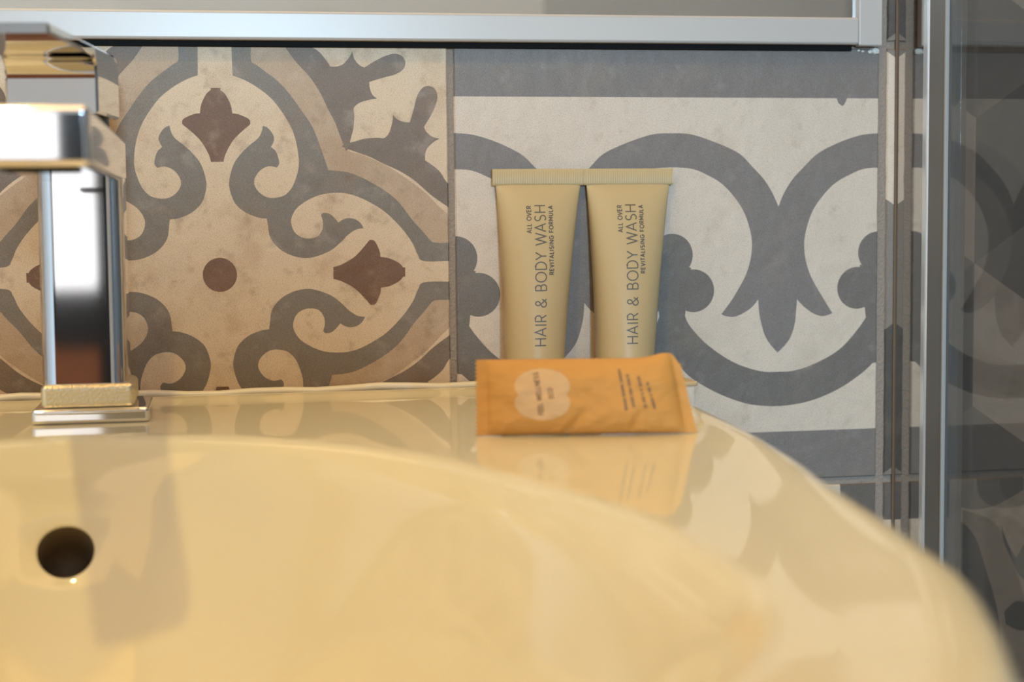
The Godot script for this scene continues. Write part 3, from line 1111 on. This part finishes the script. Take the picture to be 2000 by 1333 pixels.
# ------------------------------------------------------------------ mirror, shower screen, lamp
func build_mirror() -> void:
	var t := thing("wall_mirror", "wall mirror in a white metal frame above the basin and tap", "mirror", Vector3(-0.2, 0.1, 0.0))
	var at := -t.position
	obj("mirror_glass", box_mesh(Vector3(-0.62, 0.1075, 0.0005) + at, Vector3(0.196, 0.72, 0.0018) + at), M.mirror, t)
	var rail := obj("bottom_rail", rbox_mesh(Vector3(-0.62, -0.0061, 0.0008), Vector3(0.1885, 0.0061, 0.0062), 0.0013, 3), M.frame, t)
	rail.position = Vector3(0, 0.1061, 0) + at
	rail.rotation.z = 0.0034
	var black := obj("rubber_seal", rbox_mesh(Vector3(-0.62, -0.0086, 0.0003), Vector3(0.1865, -0.0050, 0.0020), 0.0004, 2), M.dark_rubber, t)
	black.position = rail.position
	black.rotation.z = 0.0034
	obj("side_rail", rbox_mesh(Vector3(0.1882, 0.1001, 0.0006) + at, Vector3(0.1998, 0.72, 0.0058) + at, 0.0008, 3), M.frame, t)
	obj("side_rail", rbox_mesh(Vector3(-0.6315, 0.0985, 0.0006) + at, Vector3(-0.62, 0.72, 0.0058) + at, 0.0008, 3), M.frame, t)
	# smears of white sealant under the corner
	var blobs := begin()
	for q in [[0.1982, 0.0984, 0.0022], [0.1962, 0.0980, 0.0012], [0.1993, 0.0978, 0.0013], [0.1905, 0.0985, 0.0007], [0.1925, 0.0981, 0.0008], [0.0155, 0.0992, 0.0008], [0.0180, 0.0991, 0.0009], [0.0690, 0.0990, 0.0008], [0.0720, 0.0989, 0.0007], [0.1290, 0.0987, 0.0009]]:
		var g := []
		for i in 12:
			var row := []
			for j in 7:
				var el := -PI / 2 + PI * j / 6
				var wob: float = 1.0 + 0.3 * sin(i * 2.1 + q[0] * 900)
				row.append(Vector3(q[0] + q[2] * wob * cos(el) * sin(TAU * i / 12), q[1] + q[2] * 0.6 * wob * sin(el), 0.0003 + q[2] * 0.35 * cos(el) * cos(TAU * i / 12)) + at)
			g.append(row)
		sheet(blobs, g, true)
	obj("sealant_smear", done(blobs), M.sealant_white, t)
	obj("top_rail", rbox_mesh(Vector3(-0.6315, 0.72, 0.0006) + at, Vector3(0.1998, 0.732, 0.0058) + at, 0.0013, 3), M.frame, t)

func build_screen() -> void:
	var t := thing("shower_screen", "clear glass shower screen in a polished metal wall channel, right of the basin", "shower screen", Vector3(0.212, -0.9, 0.0))
	var at := -t.position
	var y0 := -0.88
	var y1 := 1.05
	obj("wall_channel", rbox_mesh(Vector3(0.2093, y0, 0.0006) + at, Vector3(0.2185, y1, 0.0305) + at, 0.0007, 3), M.channel, t)
	obj("edge_bead", rbox_mesh(Vector3(0.2085, y0, 0.0285) + at, Vector3(0.2192, y1, 0.0345) + at, 0.0016, 3), M.bright, t)
	obj("seal_strip", rbox_mesh(Vector3(0.2091, y0, 0.0340) + at, Vector3(0.2187, y1, 0.0500) + at, 0.0012, 3), M.seal_grey, t)
	obj("seal_lip", rbox_mesh(Vector3(0.2089, y0, 0.0490) + at, Vector3(0.2190, y1, 0.0508) + at, 0.0007, 3), M.seal_pale, t)
	obj("glass_pane", rbox_mesh(Vector3(0.2105, y0, 0.0508) + at, Vector3(0.2165, y1, 0.80) + at, 0.0004, 1), M.glass, t)
	obj("corner_sealant", box_mesh(Vector3(0.2084, y0, 0.0) + at, Vector3(0.2096, y1, 0.0010) + at), M.brown_seal, t)
	for y in [-0.9, 1.05]:
		obj("end_block", rbox_mesh(Vector3(0.2075, y, 0.0) + at, Vector3(0.2195, y + 0.02, 0.80) + at, 0.0015, 2), M.bright, t)

func build_lamp(at: Vector3) -> void:  # unseen lamp, placed to cast the tap's shadow into the bowl
	var t := thing("unseen_spotlight", "warm white metal spotlight out of view on the ceiling, placed to cast the tap shadow", "lamp", at)
	var toward := (LAMP_AIM - at).normalized()
	var turned := Basis(Quaternion(Vector3.DOWN, toward))
	var head := obj("lamp_head", lathe([Vector2(0.030, 0.004), Vector2(0.034, 0.0), Vector2(0.035, 0.002), Vector2(0.035, 0.055), Vector2(0.028, 0.07), Vector2(0.0, 0.072)], 40), M.frame, t)
	head.basis = turned
	var lens := obj("glow_lens", lathe([Vector2(0.0, 0.008), Vector2(0.018, 0.0085), Vector2(0.031, 0.011), Vector2(0.031, 0.013), Vector2(0.0, 0.013)], 40), M.bulb, t)
	lens.basis = turned
	obj("stem", tube([Vector3(0, 0.03, 0), Vector3(0, 1.5 - at.y - 0.004, 0)], 0.008), M.frame, t)
	obj("ceiling_plate", lathe([Vector2(0.0, 0.0), Vector2(0.04, 0.0), Vector2(0.042, 0.002), Vector2(0.042, 0.012), Vector2(0.0, 0.012)], 40), M.frame, t).position = Vector3(0, 1.5 - at.y - 0.012, 0)
	var l := SpotLight3D.new()
	l.name = "spot_light"
	l.position = toward * 0.006
	l.basis = Basis.looking_at(toward, Vector3.UP)
	l.light_color = Color(WARM.x, WARM.y, WARM.z).linear_to_srgb()
	l.light_energy = WARM_ENERGY
	l.light_size = 0.024
	l.spot_angle = LAMP_CONE
	l.spot_angle_attenuation = 1.0
	l.spot_range = 8.0
	l.spot_attenuation = 2.0
	l.shadow_enabled = true
	t.add_child(l)

# ------------------------------------------------------------------ room
func build_room() -> void:
	var wall := struct("wall_back", box_mesh(Vector3(-1.25, -0.9, -0.06), Vector3(1.2, 1.5, -0.0011)), M.grout)
	var rosette := print_rosette()
	var border := print_border()
	var blocks := print_blocks()
	var vine := print_vine()
	var cols := [-1.0111, -0.8082, -0.6054, -0.4030, -0.2005, 0.0022, 0.2046, 0.4077, 0.6108, 0.8139]
	var seed_ := 50
	for r in [-3, -2, -1, 0, 1, 2]:
		for c in cols.size():
			var hidden: bool = r >= 1 and c >= 2 and c < 6      # wholly behind the mirror
			if hidden:
				continue
			var x0: float = cols[c]
			var x1 := x0 + (0.1986 if c == 5 else 0.2)
			var y0: float = -0.0995 + 0.2022 * r
			var m: Material = rosette if c < 5 else border if c == 5 else blocks
			if r == -1 and c >= 5:
				m = vine
			seed_ += 1
			obj("tile", tile_mesh(x0, y0, x1, y0 + 0.199, seed_, 0.0009 if c == 6 else 0.00035), m, wall)
	struct("wall_right", box_mesh(Vector3(1.0139, -0.9, -0.06), Vector3(1.12, 1.5, 2.1)), M.shower_wall)
	struct("wall_left", box_mesh(Vector3(-1.3, -0.9, -0.06), Vector3(-1.2, 1.5, 2.1)), M.plaster)
	struct("floor", box_mesh(Vector3(-1.3, -1.0, -0.06), Vector3(1.12, -0.9, 2.1)), M.floor)
	struct("ceiling", box_mesh(Vector3(-1.3, 1.5, -0.06), Vector3(1.12, 1.6, 2.1)), M.plaster)
	# front wall, behind the camera, with an unseen window placed for the cool light
	var wx0 := WIN.position.x
	var wx1 := WIN.end.x
	var wy0 := WIN.position.y
	var wy1 := WIN.end.y
	var st := begin()
	for b in [[Vector3(-1.3, -0.9, 2.0), Vector3(wx0, 1.5, 2.1)], [Vector3(wx1, -0.9, 2.0), Vector3(1.12, 1.5, 2.1)], [Vector3(wx0, -0.9, 2.0), Vector3(wx1, wy0, 2.1)], [Vector3(wx0, wy1, 2.0), Vector3(wx1, 1.5, 2.1)]]:
		rbox(st, b[0], b[1], 0.0004, 1)
	struct("wall_front", st.commit(), M.plaster)
	var win := struct("unseen_window_1", box_mesh(Vector3(wx0 - 0.02, wy0 - 0.02, 2.02), Vector3(wx1 + 0.02, wy1 + 0.02, 2.03)), M.pane)
	var fr := begin()
	for b in [[wx0, wy0, wx0 + 0.04, wy1], [wx1 - 0.04, wy0, wx1, wy1], [wx0, wy0, wx1, wy0 + 0.04], [wx0, wy1 - 0.04, wx1, wy1], [(wx0 + wx1) / 2 - 0.03, wy0, (wx0 + wx1) / 2 + 0.03, wy1]]:
		rbox(fr, Vector3(b[0], b[1], 1.985), Vector3(b[2], b[3], 2.02), 0.003, 2)
	obj("pane_frame", fr.commit(), M.dark_wood, win)
	# unseen glowing pane left of it, placed to whiten the tap's reflection
	var two := struct("unseen_glow_pane_2", box_mesh(Vector3(-0.75, -0.12, 1.990), Vector3(-0.26, 0.32, 1.998)), M.pane_dim)
	var fr2 := begin()
	for b in [[-0.79, -0.16, -0.75, 0.35], [-0.26, -0.16, -0.24, 0.35], [-0.75, -0.16, -0.26, -0.12], [-0.75, 0.32, -0.26, 0.35]]:
		rbox(fr2, Vector3(b[0], b[1], 1.98), Vector3(b[2], b[3], 2.0), 0.003, 2)
	obj("pane_frame", fr2.commit(), M.plaster, two)
	# added blocks for the person behind the camera; they shade wall and tap reflection
	struct("added_dark_block", box_mesh(Vector3(-0.62, -0.022, 0.85), Vector3(BLOCKER.position.x, 0.007, 0.93)), M.charcoal)
	struct("added_orange_block_1", box_mesh(Vector3(-0.62, -0.9, 0.85), Vector3(BLOCKER.position.x, -0.022, 0.93)), M.terracotta)
	struct("added_blocker", box_mesh(Vector3(BLOCKER.position.x, -0.9, 0.85), Vector3(BLOCKER.end.x, BLOCKER.position.y, 0.93)), M.charcoal)

func build_ceiling_light() -> void:  # unseen panel, placed to warm the deck from above
	var t := thing("unseen_ceiling_panel", "warm rectangular ceiling light panel out of view, placed to light the basin", "lamp", CEILING_AT)
	var w := CEILING_SIZE.x / 2 + 0.02
	var d := CEILING_SIZE.y / 2 + 0.02
	obj("frame", rbox_mesh(Vector3(-w, -0.004, -d), Vector3(w, 0.0145, d), 0.003, 2), M.frame, t)
	obj("glow_diffuser", rbox_mesh(Vector3(-w + 0.02, -0.008, -d + 0.02), Vector3(w - 0.02, 0.0, d - 0.02), 0.002, 2), M.diffuser, t)

func make_materials() -> void:
	M.tile_bump = bumpy(4, 0.03, 2.0)
	M.ceramic = mat(Color(0.77, 0.70, 0.50), 0.045, 0.0, 0.5)
	M.overflow = mat(Color(0.20, 0.15, 0.10), 0.5)  # shade inside the overflow hole is put into this brown
	M.sealant = mat(Color(0.72, 0.66, 0.54), 0.35)
	M.sealant_white = mat(Color(0.62, 0.60, 0.56), 0.6)
	M.chrome = mat(Color(0.80, 0.80, 0.81), 0.045, 1.0)
	M.scaled = mat(Color(0.86, 0.78, 0.56), 0.3, 1.0)
	M.scaled.normal_enabled = true
	M.scaled.normal_texture = bumpy(8, 0.02, 6.0)
	M.scaled.uv1_triplanar = true
	M.scaled.uv1_scale = Vector3(60, 60, 60)
	M.dark_rubber = mat(Color(0.012, 0.012, 0.012), 0.9, 0.0, 0.1)
	M.dark_metal = mat(Color(0.05, 0.05, 0.05), 0.3, 0.6)
	M.tube = mat(Color(0.45, 0.335, 0.18), 0.42, 0.0, 0.4)
	M.tube.subsurf_scatter_enabled = true
	M.tube.subsurf_scatter_strength = 0.1
	M.tube_cap = mat(Color(0.46, 0.345, 0.19), 0.35)
	M.tube_ink = mat(Color(0.10, 0.08, 0.06), 0.5)
	M.kraft = mat(Color(0.57, 0.28, 0.073), 0.62, 0.0, 0.35)
	M.kraft.normal_enabled = true
	M.kraft.normal_texture = bumpy(15, 0.05, 3.0)
	M.kraft.uv1_triplanar = true
	M.kraft.uv1_scale = Vector3(40, 40, 40)
	M.kraft.normal_scale = 0.4
	M.label_pink = mat(Color(0.60, 0.375, 0.18), 0.6)
	M.print_brown = mat(Color(0.22, 0.11, 0.045), 0.6)
	M.clear = mat(Color(0.9, 0.88, 0.84), 0.06)
	M.clear.albedo_color.a = 0.25
	M.clear.transparency = BaseMaterial3D.TRANSPARENCY_ALPHA
	M.mirror = mat(Color(0.90, 0.94, 0.95), 0.02, 1.0)
	M.frame = mat(Color(0.42, 0.38, 0.35), 0.32, 0.0, 0.5)
	M.channel = mat(Color(0.62, 0.58, 0.54), 0.07, 1.0)
	M.bright = mat(Color(0.78, 0.80, 0.83), 0.25, 0.6)
	M.seal_grey = mat(Color(0.17, 0.175, 0.18), 0.5, 0.0, 0.3)
	M.seal_pale = mat(Color(0.30, 0.29, 0.28), 0.5, 0.0, 0.3)
	M.brown_seal = mat(Color(0.13, 0.08, 0.045), 0.6)
	M.glass = mat(Color(0.035, 0.045, 0.05), 0.02)
	M.glass.albedo_color.a = 0.32
	M.glass.transparency = BaseMaterial3D.TRANSPARENCY_ALPHA
	M.bulb = mat(Color(0.9, 0.85, 0.75), 0.3)
	M.bulb.emission_enabled = true
	M.bulb.emission = Color(WARM.x, WARM.y, WARM.z).linear_to_srgb()
	M.bulb.emission_energy_multiplier = 18.0
	M.grout = mat(Color(0.27, 0.215, 0.175), 0.85)
	M.grout.normal_enabled = true
	M.grout.normal_texture = bumpy(18, 0.04, 6.0)
	M.grout.uv1_triplanar = true
	M.grout.uv1_scale = Vector3(25, 25, 25)
	M.shower_wall = mat(Color(0.22, 0.22, 0.22), 0.5)
	M.plaster = mat(Color(0.83, 0.90, 0.95), 0.8)
	M.floor = mat(Color(0.20, 0.19, 0.18), 0.5)
	M.pane = mat(Color(0.8, 0.82, 0.85), 0.4)
	M.pane.emission_enabled = true
	M.pane.emission = Color(COOL.x, COOL.y, COOL.z).linear_to_srgb()
	M.pane.emission_energy_multiplier = PANE_GLOW
	M.pane_dim = mat(Color(0.8, 0.82, 0.85), 0.4)
	M.pane_dim.emission_enabled = true
	M.pane_dim.emission = Color(0.95, 0.97, 1.0).linear_to_srgb()
	M.pane_dim.emission_energy_multiplier = 1.4
	M.diffuser = mat(Color(0.8, 0.8, 0.78), 0.5)
	M.diffuser.emission_enabled = true
	M.diffuser.emission = Color(CEILING_WARM.x, CEILING_WARM.y, CEILING_WARM.z).linear_to_srgb()
	M.diffuser.emission_energy_multiplier = 0.5
	M.dark_wood = mat(Color(0.05, 0.045, 0.04), 0.4)
	M.charcoal = mat(Color(0.02, 0.022, 0.025), 0.6)
	M.terracotta = mat(Color(0.46, 0.17, 0.075), 0.6)  # orange of the added block that the tap reflects
